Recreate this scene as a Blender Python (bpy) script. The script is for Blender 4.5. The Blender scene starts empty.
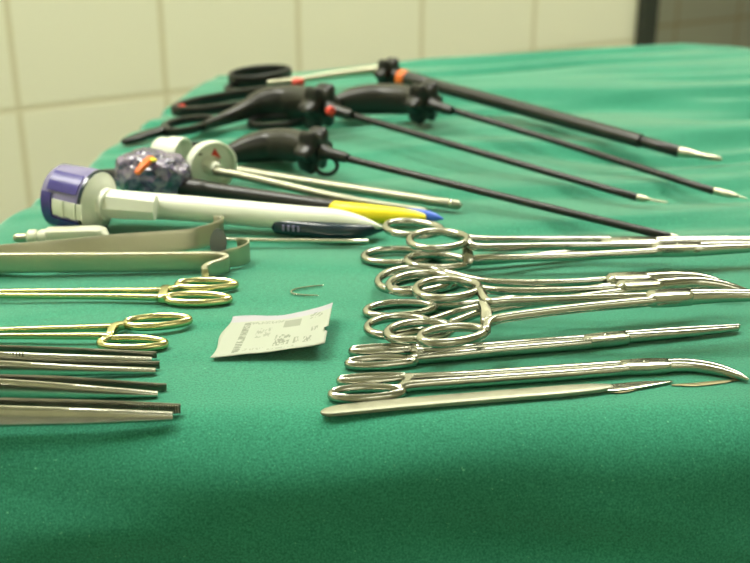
import bpy, bmesh, math, random
from mathutils import Vector, Matrix, noise

random.seed(4)
sc = bpy.context.scene
COL = sc.collection
# ------------------------------------------------------------------ camera
F = 1200.0                      # focal length in pixels of the 750 px wide frame
Z0 = 0.85                       # height of the table surface
CH = 0.27                       # camera above the table
TH = math.atan(511 / F)         # downward pitch
cam_d = bpy.data.cameras.new('camera')
cam_d.sensor_width = 36.0
cam_d.lens = 36.0 * F / 750.0
cam_d.clip_start = 0.02
cam_d.dof.use_dof = True
cam_d.dof.focus_distance = 0.60
cam_d.dof.aperture_fstop = 9.5
cam = bpy.data.objects.new('camera', cam_d)
COL.objects.link(cam)
cam.location = (0, 0, Z0 + CH)
cam.rotation_euler = (math.pi / 2 - TH, 0, 0)
sc.camera = cam
# ------------------------------------------------------------------ exposure and world
sc.view_settings.view_transform = 'Standard'
sc.view_settings.look = 'None'
sc.view_settings.gamma = 1
sc.view_settings.use_curve_mapping = False
sc.view_settings.exposure = 0.0
LAMP = 35.5
LAMP_COL = (1.0, 0.985, 0.87)
w = bpy.data.worlds.new('world'); sc.world = w
w.use_nodes = True
w.node_tree.nodes['Background'].inputs[0].default_value = (0.9, 0.88, 0.7, 1)
w.node_tree.nodes['Background'].inputs[1].default_value = 0.25

# ------------------------------------------------------------------ where things lie
def ray(px, py):
    a = (px - 375) / F; b = (281.5 - py) / F
    s, c = math.sin(TH), math.cos(TH)
    return Vector((a, c + b * s, -s + b * c))
def W(px, py, z=0.0):
    """point at height z above the table that the camera of the photo saw there"""
    r = ray(px, py); t = (z - CH) / r.z
    return Vector((r.x * t, r.y * t, Z0 + z))
def height_at(P, px, py):
    r = ray(px, py)
    return CH + r.z / r.y * P.y

# ------------------------------------------------------------------ materials
def mat(name, col, rough=0.5, metal=0.0, spec=0.5, bump=0.0, bscale=200.0, var=0.0, vscale=30.0, trans=0.0, emit=None, sheen=0.0, coat=0.0):
    m = bpy.data.materials.new(name); m.use_nodes = True
    nt = m.node_tree; b = nt.nodes['Principled BSDF']
    b.inputs['Base Color'].default_value = (*col, 1)
    b.inputs['Roughness'].default_value = rough
    b.inputs['Metallic'].default_value = metal
    b.inputs['Specular IOR Level'].default_value = spec
    b.inputs['Transmission Weight'].default_value = trans
    b.inputs['Sheen Weight'].default_value = sheen
    b.inputs['Coat Weight'].default_value = coat
    if emit:
        b.inputs['Emission Color'].default_value = (*emit[0], 1)
        b.inputs['Emission Strength'].default_value = emit[1]
    tc = nt.nodes.new('ShaderNodeTexCoord')
    if bump:
        n = nt.nodes.new('ShaderNodeTexNoise'); n.inputs['Scale'].default_value = bscale
        nt.links.new(tc.outputs['Object'], n.inputs['Vector'])
        bp = nt.nodes.new('ShaderNodeBump'); bp.inputs['Strength'].default_value = bump; bp.inputs['Distance'].default_value = 0.001
        nt.links.new(n.outputs['Fac'], bp.inputs['Height']); nt.links.new(bp.outputs['Normal'], b.inputs['Normal'])
    if var:
        n = nt.nodes.new('ShaderNodeTexNoise'); n.inputs['Scale'].default_value = vscale; n.inputs['Detail'].default_value = 4
        nt.links.new(tc.outputs['Object'], n.inputs['Vector'])
        mx = nt.nodes.new('ShaderNodeMix'); mx.data_type = 'RGBA'
        mx.inputs['A'].default_value = (*[c * (1 - var) for c in col], 1)
        mx.inputs['B'].default_value = (*[min(1, c * (1 + var)) for c in col], 1)
        nt.links.new(n.outputs['Fac'], mx.inputs['Factor']); nt.links.new(mx.outputs['Result'], b.inputs['Base Color'])
        mr = nt.nodes.new('ShaderNodeMapRange'); mr.inputs['To Min'].default_value = rough * 0.75; mr.inputs['To Max'].default_value = rough * 1.25
        nt.links.new(n.outputs['Fac'], mr.inputs['Value']); nt.links.new(mr.outputs['Result'], b.inputs['Roughness'])
    return m
M = {}
M['steel'] = mat('steel', (0.42, 0.415, 0.345), 0.2, 1, bump=0.22, bscale=170, var=0.16, vscale=120)
M['satin'] = mat('satin_steel', (0.45, 0.44, 0.33), 0.4, 1, bump=0.06, bscale=700, var=0.1, vscale=80)
M['gilt'] = mat('gilded_steel', (0.58, 0.545, 0.28), 0.2, 1, bump=0.22, bscale=150, var=0.15, vscale=150)
M['tweezer'] = mat('polished_steel', (0.58, 0.575, 0.51), 0.24, 1, bump=0.04, bscale=800, var=0.15, vscale=90)
M['dullsteel'] = mat('dull_steel', (0.30, 0.30, 0.225), 0.45, 1, bump=0.1, bscale=900, var=0.15, vscale=200)
M['innersteel'] = mat('shaded_inner_steel', (0.16, 0.155, 0.12), 0.35, 1, var=0.2, vscale=100)  # dark reflection between the tweezer arms, put into the steel colour
M['plate'] = mat('grey_end_plate', (0.24, 0.24, 0.26), 0.5, 0.4)
M['darkblade'] = mat('stained_blade', (0.20, 0.18, 0.10), 0.5, 1, var=0.3, vscale=300)
M['black'] = mat('black_plastic', (0.006, 0.006, 0.005), 0.36, 0, 0.45, bump=0.1, bscale=400)
M['grip'] = mat('dark_grey_grip', (0.013, 0.0125, 0.009), 0.36, 0, 0.5, bump=0.1, bscale=300)
M['shaftblk'] = mat('black_insulation', (0.009, 0.0075, 0.006), 0.38, 0, 0.45)
M['red'] = mat('red_band', (0.62, 0.04, 0.02), 0.45)
M['orange'] = mat('orange_plastic', (0.72, 0.14, 0.015), 0.4)
M['white'] = mat('white_plastic', (0.68, 0.71, 0.59), 0.35, 0, 0.5, var=0.03)
M['cream'] = mat('cream_plastic', (0.56, 0.57, 0.43), 0.4)
M['purple'] = mat('purple_plastic', (0.04, 0.03, 0.20), 0.25, 0, 0.6, var=0.25, vscale=60)
M['lavender'] = mat('lavender_plastic', (0.19, 0.17, 0.32), 0.22, 0, 0.6, var=0.15, vscale=60)
M['navy'] = mat('dark_navy_plastic', (0.008, 0.022, 0.035), 0.2, 0, 0.6, var=0.4, vscale=90)
M['yellow'] = mat('yellow_plastic', (0.82, 0.66, 0.01), 0.38)
M['blue'] = mat('blue_plastic', (0.05, 0.13, 0.62), 0.4)
M['needle'] = mat('needle_steel', (0.62, 0.62, 0.52), 0.2, 1)
M['tabmetal'] = mat('table_steel', (0.5, 0.5, 0.48), 0.35, 1)
M['post'] = mat('dark_green_metal', (0.02, 0.026, 0.018), 0.5)
M['floor'] = mat('floor_vinyl', (0.22, 0.23, 0.19), 0.4, var=0.15, vscale=6)
M['ceil'] = mat('ceiling_paint', (0.8, 0.79, 0.68), 0.8, var=0.02, vscale=5)
M['lampframe'] = mat('lamp_frame', (0.7, 0.7, 0.66), 0.4)
M['lamp'] = mat('lamp_panel', (0.9, 0.9, 0.85), 0.5, emit=(LAMP_COL, LAMP))

M['filllamp'] = mat('fill_lamp_panel', (0.9, 0.9, 0.85), 0.5, emit=(LAMP_COL, LAMP * 0.25))  # panel of the added lamp that brightens vertical faces and the cloth front

def crumple_mat():
    m = mat('crumpled_clear_plastic', (0.2, 0.2, 0.22), 0.12, 0, 0.8, coat=0.5)
    nt = m.node_tree; b = nt.nodes['Principled BSDF']
    tc = nt.nodes.new('ShaderNodeTexCoord')
    n = nt.nodes.new('ShaderNodeTexNoise'); n.inputs['Scale'].default_value = 75; n.inputs['Detail'].default_value = 3; n.inputs['Distortion'].default_value = 1.5
    nt.links.new(tc.outputs['Object'], n.inputs['Vector'])
    cr = nt.nodes.new('ShaderNodeValToRGB'); e = cr.color_ramp.elements
    e[0].position = 0.3; e[0].color = (0.01, 0.01, 0.018, 1)
    e[1].position = 0.72; e[1].color = (0.24, 0.22, 0.25, 1)
    x = e.new(0.45); x.color = (0.055, 0.045, 0.11, 1)
    x = e.new(0.56); x.color = (0.17, 0.13, 0.22, 1)
    nt.links.new(n.outputs['Fac'], cr.inputs['Fac']); nt.links.new(cr.outputs['Color'], b.inputs['Base Color'])
    v = nt.nodes.new('ShaderNodeTexVoronoi'); v.inputs['Scale'].default_value = 120
    nt.links.new(tc.outputs['Object'], v.inputs['Vector'])
    bp = nt.nodes.new('ShaderNodeBump'); bp.inputs['Strength'].default_value = 0.8; bp.inputs['Distance'].default_value = 0.003
    nt.links.new(v.outputs['Distance'], bp.inputs['Height']); nt.links.new(bp.outputs['Normal'], b.inputs['Normal'])
    return m
M['crumple'] = crumple_mat()

def cloth_mat():
    m = bpy.data.materials.new('green_surgical_cotton'); m.use_nodes = True
    nt = m.node_tree; b = nt.nodes['Principled BSDF']; L = nt.links.new
    b.inputs['Roughness'].default_value = 0.85
    b.inputs['Specular IOR Level'].default_value = 0.25
    b.inputs['Sheen Weight'].default_value = 0.55
    b.inputs['Sheen Roughness'].default_value = 0.4
    b.inputs['Sheen Tint'].default_value = (0.92, 1.0, 0.92, 1)
    tc = nt.nodes.new('ShaderNodeTexCoord')
    n1 = nt.nodes.new('ShaderNodeTexNoise'); n1.inputs['Scale'].default_value = 1000; n1.inputs['Detail'].default_value = 3
    n2 = nt.nodes.new('ShaderNodeTexNoise'); n2.inputs['Scale'].default_value = 9; n2.inputs['Detail'].default_value = 3
    n3 = nt.nodes.new('ShaderNodeTexNoise'); n3.inputs['Scale'].default_value = 520; n3.inputs['Detail'].default_value = 2
    for n in (n1, n2, n3): L(tc.outputs['Object'], n.inputs['Vector'])
    cr = nt.nodes.new('ShaderNodeValToRGB'); e = cr.color_ramp.elements
    e[0].position = 0.28; e[0].color = (0.009, 0.130, 0.073, 1)
    e[1].position = 0.75; e[1].color = (0.034, 0.262, 0.158, 1)
    L(n1.outputs['Fac'], cr.inputs['Fac'])
    mx = nt.nodes.new('ShaderNodeMix'); mx.data_type = 'RGBA'; mx.blend_type = 'MULTIPLY'
    mr = nt.nodes.new('ShaderNodeMapRange'); mr.inputs['From Min'].default_value = 0.3; mr.inputs['From Max'].default_value = 0.7
    mr.inputs['To Min'].default_value = 0.93; mr.inputs['To Max'].default_value = 1.07
    L(n2.outputs['Fac'], mr.inputs['Value'])
    mx.inputs['Factor'].default_value = 1
    L(cr.outputs['Color'], mx.inputs['A']); L(mr.outputs['Result'], mx.inputs['B'])
    # pale lint flecks
    lint = nt.nodes.new('ShaderNodeValToRGB'); le = lint.color_ramp.elements
    le[0].position = 0.70; le[0].color = (0, 0, 0, 1); le[1].position = 0.80; le[1].color = (1, 1, 1, 1)
    L(n3.outputs['Fac'], lint.inputs['Fac'])
    m2 = nt.nodes.new('ShaderNodeMix'); m2.data_type = 'RGBA'
    m2.inputs['B'].default_value = (0.12, 0.42, 0.25, 1)
    L(lint.outputs['Color'], m2.inputs['Factor']); L(mx.outputs['Result'], m2.inputs['A'])
    L(m2.outputs['Result'], b.inputs['Base Color'])
    bp = nt.nodes.new('ShaderNodeBump'); bp.inputs['Strength'].default_value = 0.3; bp.inputs['Distance'].default_value = 0.0004
    L(n1.outputs['Fac'], bp.inputs['Height']); L(bp.outputs['Normal'], b.inputs['Normal'])
    return m
M['cloth'] = cloth_mat()

TILE = 0.231
def tile_mat(name, col, grout, offx, offz):
    m = bpy.data.materials.new(name); m.use_nodes = True
    nt = m.node_tree; b = nt.nodes['Principled BSDF']; L = nt.links.new
    b.inputs['Roughness'].default_value = 0.45
    tc = nt.nodes.new('ShaderNodeTexCoord'); sp = nt.nodes.new('ShaderNodeSeparateXYZ'); L(tc.outputs['Object'], sp.inputs[0])
    ax = nt.nodes.new('ShaderNodeMath'); ax.inputs[1].default_value = offx; L(sp.outputs['X'], ax.inputs[0])
    az = nt.nodes.new('ShaderNodeMath'); az.inputs[1].default_value = offz; L(sp.outputs['Z'], az.inputs[0])
    cb = nt.nodes.new('ShaderNodeCombineXYZ'); L(ax.outputs[0], cb.inputs[0]); L(az.outputs[0], cb.inputs[1])
    br = nt.nodes.new('ShaderNodeTexBrick'); L(cb.outputs[0], br.inputs['Vector'])
    br.offset = 0; br.squash = 1
    br.inputs['Scale'].default_value = 1; br.inputs['Brick Width'].default_value = TILE; br.inputs['Row Height'].default_value = TILE
    br.inputs['Mortar Size'].default_value = 0.0048; br.inputs['Mortar Smooth'].default_value = 0.3; br.inputs['Bias'].default_value = 0
    br.inputs['Color1'].default_value = (*col, 1); br.inputs['Color2'].default_value = (*[c * 0.97 for c in col], 1)
    br.inputs['Mortar'].default_value = (*grout, 1)
    L(br.outputs['Color'], b.inputs['Base Color'])
    iv = nt.nodes.new('ShaderNodeMath'); iv.operation = 'SUBTRACT'; iv.inputs[0].default_value = 1; L(br.outputs['Fac'], iv.inputs[1])
    bp = nt.nodes.new('ShaderNodeBump'); bp.inputs['Strength'].default_value = 0.5; bp.inputs['Distance'].default_value = 0.003
    L(iv.outputs[0], bp.inputs['Height']); L(bp.outputs['Normal'], b.inputs['Normal'])
    return m

def paper_mat():
    """printed paper: a row of faint unreadable grey print marks in blocks, in UV space"""
    m = bpy.data.materials.new('printed_paper'); m.use_nodes = True
    nt = m.node_tree; b = nt.nodes['Principled BSDF']; L = nt.links.new
    b.inputs['Roughness'].default_value = 0.7
    uv = nt.nodes.new('ShaderNodeUVMap'); sp = nt.nodes.new('ShaderNodeSeparateXYZ'); L(uv.outputs[0], sp.inputs[0])
    def mth(op, a, bb):
        n = nt.nodes.new('ShaderNodeMath'); n.operation = op
        for i, v in enumerate((a, bb)):
            if isinstance(v, (int, float)): n.inputs[i].default_value = v
            elif v is not None: L(v, n.inputs[i])
        return n.outputs[0]
    def rect(x0, x1, y0, y1):
        a = mth('MULTIPLY', mth('GREATER_THAN', sp.outputs[0], x0), mth('LESS_THAN', sp.outputs[0], x1))
        c = mth('MULTIPLY', mth('GREATER_THAN', sp.outputs[1], y0), mth('LESS_THAN', sp.outputs[1], y1))
        return mth('MULTIPLY', a, c)
    def marks(sx, sy, thr):
        mp = nt.nodes.new('ShaderNodeMapping'); mp.inputs['Scale'].default_value = (sx, sy, 1); L(uv.outputs[0], mp.inputs[0])
        n = nt.nodes.new('ShaderNodeTexNoise'); n.inputs['Scale'].default_value = 1; n.inputs['Detail'].default_value = 2; L(mp.outputs[0], n.inputs['Vector'])
        return mth('GREATER_THAN', n.outputs['Fac'], thr)
    tot = None
    for r, mk, k in [
        ((0.17, 0.235, 0.06, 0.80), marks(18, 40, 0.46), 0.75),      # line printed up the left side
        ((0.24, 0.55, 0.73, 0.80), marks(60, 20, 0.5), 0.5),          # line along the top
        ((0.56, 0.72, 0.60, 0.78), marks(70, 3, 0.25), 0.55),         # grey block
        ((0.80, 0.92, 0.72, 0.86), marks(40, 22, 0.5), 0.55),
        ((0.32, 0.46, 0.40, 0.62), marks(40, 14, 0.52), 0.45),
        ((0.52, 0.66, 0.14, 0.42), marks(34, 16, 0.5), 0.75),
        ((0.70, 0.75, 0.14, 0.30), marks(50, 10, 0.5), 0.7),
        ((0.79, 0.86, 0.13, 0.28), marks(50, 12, 0.5), 0.7),
        ((0.84, 0.90, 0.40, 0.50), marks(50, 12, 0.5), 0.6),
        ((0.26, 0.44, 0.08, 0.14), marks(50, 18, 0.52), 0.35),
        ((0.48, 0.72, 0.05, 0.09), marks(50, 18, 0.5), 0.4)]:
        v = mth('MULTIPLY', mth('MULTIPLY', rect(*r), mk), k)
        tot = v if tot is None else mth('MAXIMUM', tot, v)
    mx = nt.nodes.new('ShaderNodeMix'); mx.data_type = 'RGBA'
    # pale lilac margin at the top of the sheet
    mg = nt.nodes.new('ShaderNodeMix'); mg.data_type = 'RGBA'
    mg.inputs['A'].default_value = (0.33, 0.355, 0.285, 1); mg.inputs['B'].default_value = (0.34, 0.33, 0.36, 1)
    L(mth('GREATER_THAN', sp.outputs[1], 0.84), mg.inputs['Factor'])
    L(mg.outputs['Result'], mx.inputs['A'])
    mx.inputs['B'].default_value = (0.13, 0.15, 0.105, 1)
    L(tot, mx.inputs['Factor']); L(mx.outputs['Result'], b.inputs['Base Color'])
    return m
M['paper'] = paper_mat()

# ------------------------------------------------------------------ object helpers
def root(name, label, cat, loc, group=None):
    o = bpy.data.objects.new(name, None); COL.objects.link(o)
    o.empty_display_size = 0.01
    o.location = loc
    o['label'] = label; o['category'] = cat
    if group: o['group'] = group
    o['_base'] = [loc[0], loc[1], loc[2]]
    return o
def base_of(o):
    while o.parent: o = o.parent
    return Vector(o.location)
def obj(name, bm, m, parent=None, label=None, smooth=True, ang=40):
    me = bpy.data.meshes.new(name)
    bmesh.ops.recalc_face_normals(bm, faces=bm.faces)
    if parent is not None: bm.transform(Matrix.Translation(-base_of(parent)))
    bm.to_mesh(me); bm.free()
    if smooth:
        me.shade_smooth()
        me.set_sharp_from_angle(angle=math.radians(ang))
    me.materials.append(M[m] if isinstance(m, str) else m)
    o = bpy.data.objects.new(name, me); COL.objects.link(o)
    if parent is not None: o.parent = parent
    if label: o['label'] = label
    return o
def cleanup():
    for o in bpy.data.objects:
        if '_base' in o: del o['_base']
def rehome(o, loc):
    """give a one-mesh thing its origin at loc"""
    o.data.transform(Matrix.Translation(-Vector(loc))); o.location = loc
def tag(o, label, cat, group=None):
    o['label'] = label; o['category'] = cat
    if group: o['group'] = group
def struct(o): o['kind'] = 'structure'; return o

def catmull(P, n=6):
    if len(P) < 3: 
        return [tuple(P[0][i] + (P[1][i] - P[0][i]) * t / n for i in range(len(P[0]))) for t in range(n + 1)]
    out = []
    Q = [tuple(2 * a - b for a, b in zip(P[0], P[1]))] + list(P) + [tuple(2 * a - b for a, b in zip(P[-1], P[-2]))]
    for k in range(1, len(Q) - 2):
        for j in range(n):
            t = j / n
            out.append(tuple(0.5 * (2 * b + (c - a) * t + (2 * a - 5 * b + 4 * c - d) * t * t + (-a + 3 * b - 3 * c + d) * t ** 3)
                             for a, b, c, d in zip(Q[k - 1], Q[k], Q[k + 1], Q[k + 2])))
    out.append(tuple(P[-1]))
    return out

def sweep(bm, pts, rads, seg=12, closed=False, power=2.0, up=Vector((0, 0, 1)), round_cap=True):
    n = len(pts); rings = []
    pts = [Vector(p) for p in pts]
    for i, p in enumerate(pts):
        if closed: d = pts[(i + 1) % n] - pts[i - 1]
        else: d = pts[min(i + 1, n - 1)] - pts[max(i - 1, 0)]
        if d.length < 1e-9: d = Vector((1, 0, 0))
        d.normalize()
        s = d.cross(up)
        if s.length < 1e-4: s = Vector((1, 0, 0))
        s.normalize(); u = s.cross(d).normalized()
        ra, rb = rads[i] if isinstance(rads, list) else (rads if isinstance(rads, tuple) else (rads, rads))
        ra = max(ra, 5e-5); rb = max(rb, 5e-5)
        def mk(c, k):
            r = []
            for j in range(seg):
                t = 2 * math.pi * (j + 0.5) / seg
                ct, st = math.cos(t), math.sin(t)
                e = 2.0 / power
                x = math.copysign(abs(ct) ** e, ct); y = math.copysign(abs(st) ** e, st)
                r.append(bm.verts.new(c + s * x * ra * k + u * y * rb * k))
            return r
        if not closed and i == 0 and round_cap: rings.append(mk(p - d * min(ra, rb) * 0.5, 0.6))
        rings.append(mk(p, 1))
        if not closed and i == n - 1 and round_cap: rings.append(mk(p + d * min(ra, rb) * 0.5, 0.6))
    m = len(rings)
    for i in range(m if closed else m - 1):
        A, B = rings[i], rings[(i + 1) % m]
        for j in range(seg):
            bm.faces.new((A[j], A[(j + 1) % seg], B[(j + 1) % seg], B[j]))
    if not closed:
        bm.faces.new(rings[0]); bm.faces.new(list(reversed(rings[-1])))
    return bm

def trace(spec, n=6, seg=12, power=2.0, bm=None, round_cap=True):
    """spec rows: px, py, z, lateral radius, vertical radius"""
    bm = bm or bmesh.new()
    S = catmull(spec, n)
    sweep(bm, [W(s[0], s[1], s[2]) for s in S], [(s[3], s[4]) for s in S], seg=seg, power=power, round_cap=round_cap)
    return bm

def ring(x0, x1, y0, y1, z, sl=0.0, ra=0.0016, rb=0.0017, bm=None, egg=0.12, n=44, tz=0.0, power=2.0):
    """closed finger ring lying at height z; sl px rise towards its right end, tz lift of the right end"""
    bm = bm or bmesh.new()
    cx, cy = (x0 + x1) / 2, (y0 + y1) / 2
    k = 1.0 / W(cx + .5, cy, z).x if False else None
    sx = (cy + 230) * 0.0038 / 1.116 * 1000
    a = (x1 - x0) / 2 - ra * sx; b = max(1.2, (y1 - y0) / 2 - abs(sl) * 0.6 - (ra * 0.38 + rb * 0.70) * sx)
    P = []
    for i in range(n):
        t = 2 * math.pi * i / n
        c, s = math.cos(t), math.sin(t)
        bb = b * (1 + egg * c * -1)
        P.append(W(cx + a * c, cy + bb * s - sl * c, z + tz * c))
    sweep(bm, P, (ra, rb), seg=10, closed=True, power=power)
    return bm

def lathe(bm, p0, p1, prof, seg=32, lob=0, amp=0.0):
    """prof rows: fraction along the axis, radius"""
    p0, p1 = Vector(p0), Vector(p1); d = p1 - p0; L = d.length; d.normalize()
    s = d.cross(Vector((0, 0, 1))).normalized(); u = s.cross(d).normalized()
    R = []
    for f, r in prof:
        row = []
        for j in range(seg):
            t = 2 * math.pi * j / seg
            rr = max(r, 1e-5) * (1 + (amp * math.cos(lob * t) if lob else 0))
            row.append(bm.verts.new(p0 + d * L * f + s * math.cos(t) * rr + u * math.sin(t) * rr))
        R.append(row)
    for A, B in zip(R[:-1], R[1:]):
        for j in range(seg): bm.faces.new((A[j], A[(j + 1) % seg], B[(j + 1) % seg], B[j]))
    bm.faces.new(R[0]); bm.faces.new(list(reversed(R[-1])))
    return bm

def box(bm, x0, x1, y0, y1, z0, z1):
    v = [bm.verts.new((x, y, z)) for x in (x0, x1) for y in (y0, y1) for z in (z0, z1)]
    for f in ((0, 1, 3, 2), (4, 6, 7, 5), (0, 4, 5, 1), (2, 3, 7, 6), (0, 2, 6, 4), (1, 5, 7, 3)): bm.faces.new([v[i] for i in f])
    return bm
def ellipsoid(bm, c, r, seg=12):
    g = bmesh.ops.create_uvsphere(bm, u_segments=seg * 2, v_segments=seg, radius=1)
    for v in g['verts']: v.co = Vector(c) + Vector((v.co.x * r[0], v.co.y * r[1], v.co.z * r[2]))
    return bm

def strip(rows, th=0.0011, seg=16, power=6, n=6, bm=None, lean=0.0):
    """flat metal strip standing on its edge; rows: px, y of its lower edge, y of its upper edge (both at px)"""
    bm = bm or bmesh.new()
    S = catmull(rows, n); P = []; R = []
    for s in S:
        b = W(s[0], s[1], s[3] if len(s) > 3 else 0)
        h = max(0.0012, height_at(b, s[0], s[2]) - (b.z - Z0))
        P.append(b + Vector((0, 0, h / 2 + 0.0003))); R.append((th / 2, h / 2))
    up = Vector((0, lean, 1)).normalized()
    sweep(bm, P, R, seg=seg, power=power, round_cap=False, up=up)
    return bm

# ------------------------------------------------------------------ the room (axes turned with the tiled wall)
AW = math.radians(26)
U = Vector((math.cos(AW), math.sin(AW), 0)); N = Vector((-math.sin(AW), math.cos(AW), 0))
P0 = Vector((-0.3, 1.9, 0))
def wall_s(px, py, back=0.0):
    r = ray(px, py); cp = Vector((0, 0, Z0 + CH))
    t = N.dot(P0 + N * back - cp) / N.dot(r); q = cp + r * t
    return U.dot(q - P0), q.z
S15, _ = wall_s(15, 60)
ZJ = sum(wall_s(x, y)[1] for x, y in ((0, 118), (170, 94), (545, 45))) / 3
SOPEN, _ = wall_s(645, 30)
UMIN, UMAX, DEP, HT = -2.3, 3.0, -4.4, 2.75
cream = (0.71, 0.71, 0.53)
M['tile'] = tile_mat('cream_wall_tiles', cream, (0.56, 0.53, 0.34), -S15 + 0.003 + TILE * 20, -ZJ + TILE * 20)
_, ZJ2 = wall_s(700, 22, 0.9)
M['tile2'] = tile_mat('shaded_corridor_tiles', (0.36, 0.36, 0.25), (0.28, 0.24, 0.12), 0.11, -ZJ2 + TILE * 20)  # darker copy of the wall tiles, corridor shade painted into the colour
def wallbox(name, u0, u1, n0, n1, z0, z1, m, stru=True):
    bm = box(bmesh.new(), u0, u1, n0, n1, z0, z1)
    o = obj(name, bm, m, smooth=False)
    o.location = P0; o.rotation_euler = (0, 0, AW)
    if stru: o['kind'] = 'structure'
    return o
OPW = 0.95
bmw = bmesh.new()
box(bmw, UMIN - .1, SOPEN, 0, 0.12, 0, HT)
box(bmw, SOPEN, SOPEN + OPW, 0, 0.12, 2.1, HT)
box(bmw, SOPEN + OPW, UMAX + .1, 0, 0.12, 0, HT)
ow = struct(obj('wall_back', bmw, 'tile', smooth=False)); ow.location = P0; ow.rotation_euler = (0, 0, AW)
wallbox('wall_left', UMIN - .1, UMIN, DEP, 0, 0, HT, 'tile')
wallbox('wall_right', UMAX, UMAX + .1, DEP, 0, 0, HT, 'tile')
wallbox('wall_front', UMIN - .1, UMAX + .1, DEP - .1, DEP, 0, HT, 'tile')
wallbox('floor', UMIN - .1, UMAX + .5, DEP - .1, 1.1, -0.1, 0, 'floor')
wallbox('ceiling', UMIN - .1, UMAX + .1, DEP - .1, 0.12, HT, HT + .1, 'ceil')
# unlit corridor seen through the doorway; shade also put into its tile colour
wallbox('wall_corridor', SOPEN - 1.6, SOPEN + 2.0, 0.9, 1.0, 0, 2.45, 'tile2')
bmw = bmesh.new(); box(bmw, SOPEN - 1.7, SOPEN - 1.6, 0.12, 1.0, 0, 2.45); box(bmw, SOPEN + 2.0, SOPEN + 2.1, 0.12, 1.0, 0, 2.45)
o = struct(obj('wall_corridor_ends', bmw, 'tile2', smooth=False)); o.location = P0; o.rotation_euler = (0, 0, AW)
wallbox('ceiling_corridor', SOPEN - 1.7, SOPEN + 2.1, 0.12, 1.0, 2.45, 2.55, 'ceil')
# dark door frame of the doorway
bmw = bmesh.new()
box(bmw, SOPEN - 0.022, SOPEN + 0.012, -0.02, 0.14, 0, 2.12)
box(bmw, SOPEN + OPW - 0.012, SOPEN + OPW + 0.022, -0.02, 0.14, 0, 2.12)
box(bmw, SOPEN - 0.022, SOPEN + OPW + 0.022, -0.02, 0.14, 2.09, 2.13)
o = struct(obj('trim_1', bmw, 'post', smooth=False)); o.location = P0; o.rotation_euler = (0, 0, AW)
# ceiling lamps; the third, dimmer one is added fill for the front
for u, n, lab in ((-1.0, -0.7, 'long ceiling lamp near the tiled wall, on the left'), (0.9, -0.7, 'long ceiling lamp near the tiled wall, by the doorway'),
                  (-0.4, -3.9, 'added fill lamp on the ceiling, at the far side of the room from the tiled wall')):
    loc = P0 + U * u + N * n + Vector((0, 0, HT))
    r = root('ceiling_lamp', lab, 'lamp', loc, 'ceiling lamps'); 
    R = Matrix.Translation(loc) @ Matrix.Rotation(AW, 4, 'Z')
    bm = box(bmesh.new(), -.63, .63, -.24, .24, -.05, 0); bm.transform(R); obj('frame', bm, 'lampframe', r, smooth=False)
    bm = box(bmesh.new(), -.6, .6, -.21, .21, -.054, -.0505); bm.transform(R); obj('diffuser', bm, 'filllamp' if n < -3 else 'lamp', r, smooth=False)

# ------------------------------------------------------------------ table and cloth
BL = W(218, 68) - Vector((0, 0, Z0)); LP = W(0, 218) - Vector((0, 0, Z0)); RP = W(750, 38) - Vector((0, 0, Z0))
e1 = (RP - BL).normalized(); e2 = (LP - BL).normalized()
fy = 0.482
FLp = BL + e2 * ((fy - BL.y) / e2.y)
BRp = BL + e1 * 1.15
FRp = Vector((FLp.x + 1.05, fy + 0.022, 0))
def nz(x, y, z=0): return noise.noise(Vector((x, y, z)))
def cloth_h(x, y):
    """wrinkles of the cloth, at most 0 so that things rest on its crests"""
    back = min(1, max(0, (y - 0.62) / 0.45)); right = min(1, max(0, (x + 0.05) / 0.3))
    wx = x + 0.05 * nz(x * 4, y * 4, 3); wy = y + 0.03 * nz(x * 5, y * 3, 7) - 0.10 * x
    mid = min(1, max(0, (y - 0.50) / 0.25))
    amp = 0.0010 + 0.0026 * mid + 0.021 * back * (0.35 + 0.65 * right)
    def folds(ph, xx, k):
        fr = ph - math.floor(ph); A = max(0, 0.25 + 1.5 * nz(xx, ph * 0.7, k))
        if fr < 0.2: g = 0.5 + 0.5 * math.cos(math.pi * fr / 0.2)
        else: g = 0.5 - 0.5 * math.cos(math.pi * (fr - 0.2) / 0.8)
        return min(1.2, A) * g
    v = -amp * (folds(wy * 10.5 + 1.3 * nz(wx * 1.6, wy * 3, 1) + 0.3, wx * 2.6, 2)
                + 0.45 * folds(wy * 21 - wx * 3.5 + 1.2 * nz(wx * 2.6, wy * 4, 6), wx * 3.2 + 5, 7))
    v -= 0.0012 * mid * max(0, nz(wx * 3, wy * 14, 9))
    return min(0, max(-0.024, v))
RF, RS = 0.032, 0.006
def roll(d, r):
    if d <= 0: return 0, 0
    a = d / r
    if r > 0.02:                       # the front hangs a little outwards
        am = math.radians(74)
        if a > am:
            e = d - am * r
            return r * math.sin(am) + e * math.cos(am), -r * (1 - math.cos(am)) - e * math.sin(am)
    if a < math.pi / 2: return r * math.sin(a), -r * (1 - math.cos(a))
    return r, -r - (d - r * math.pi / 2)
bm = bmesh.new()
us = []
u = -0.20
while u < 1.05 + 0.2:
    us.append(u); u += 0.006 if -0.02 < u < 0.85 else 0.02
vs = []
v = -0.15
while v < 1.0 + 0.0001:
    vs.append(v); v += 0.0045 if v > -0.01 else 0.02
WID, DPT = 1.05, (FLp - BL).length
v = 0
vs = [-0.15 + 0.02 * i for i in range(7)] + [-0.012 + 0.0044 * i for i in range(int((DPT + 0.17) / 0.0044))]
vs += [vs[-1] + 0.02 * i for i in range(1, 12)]
grid = []
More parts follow.
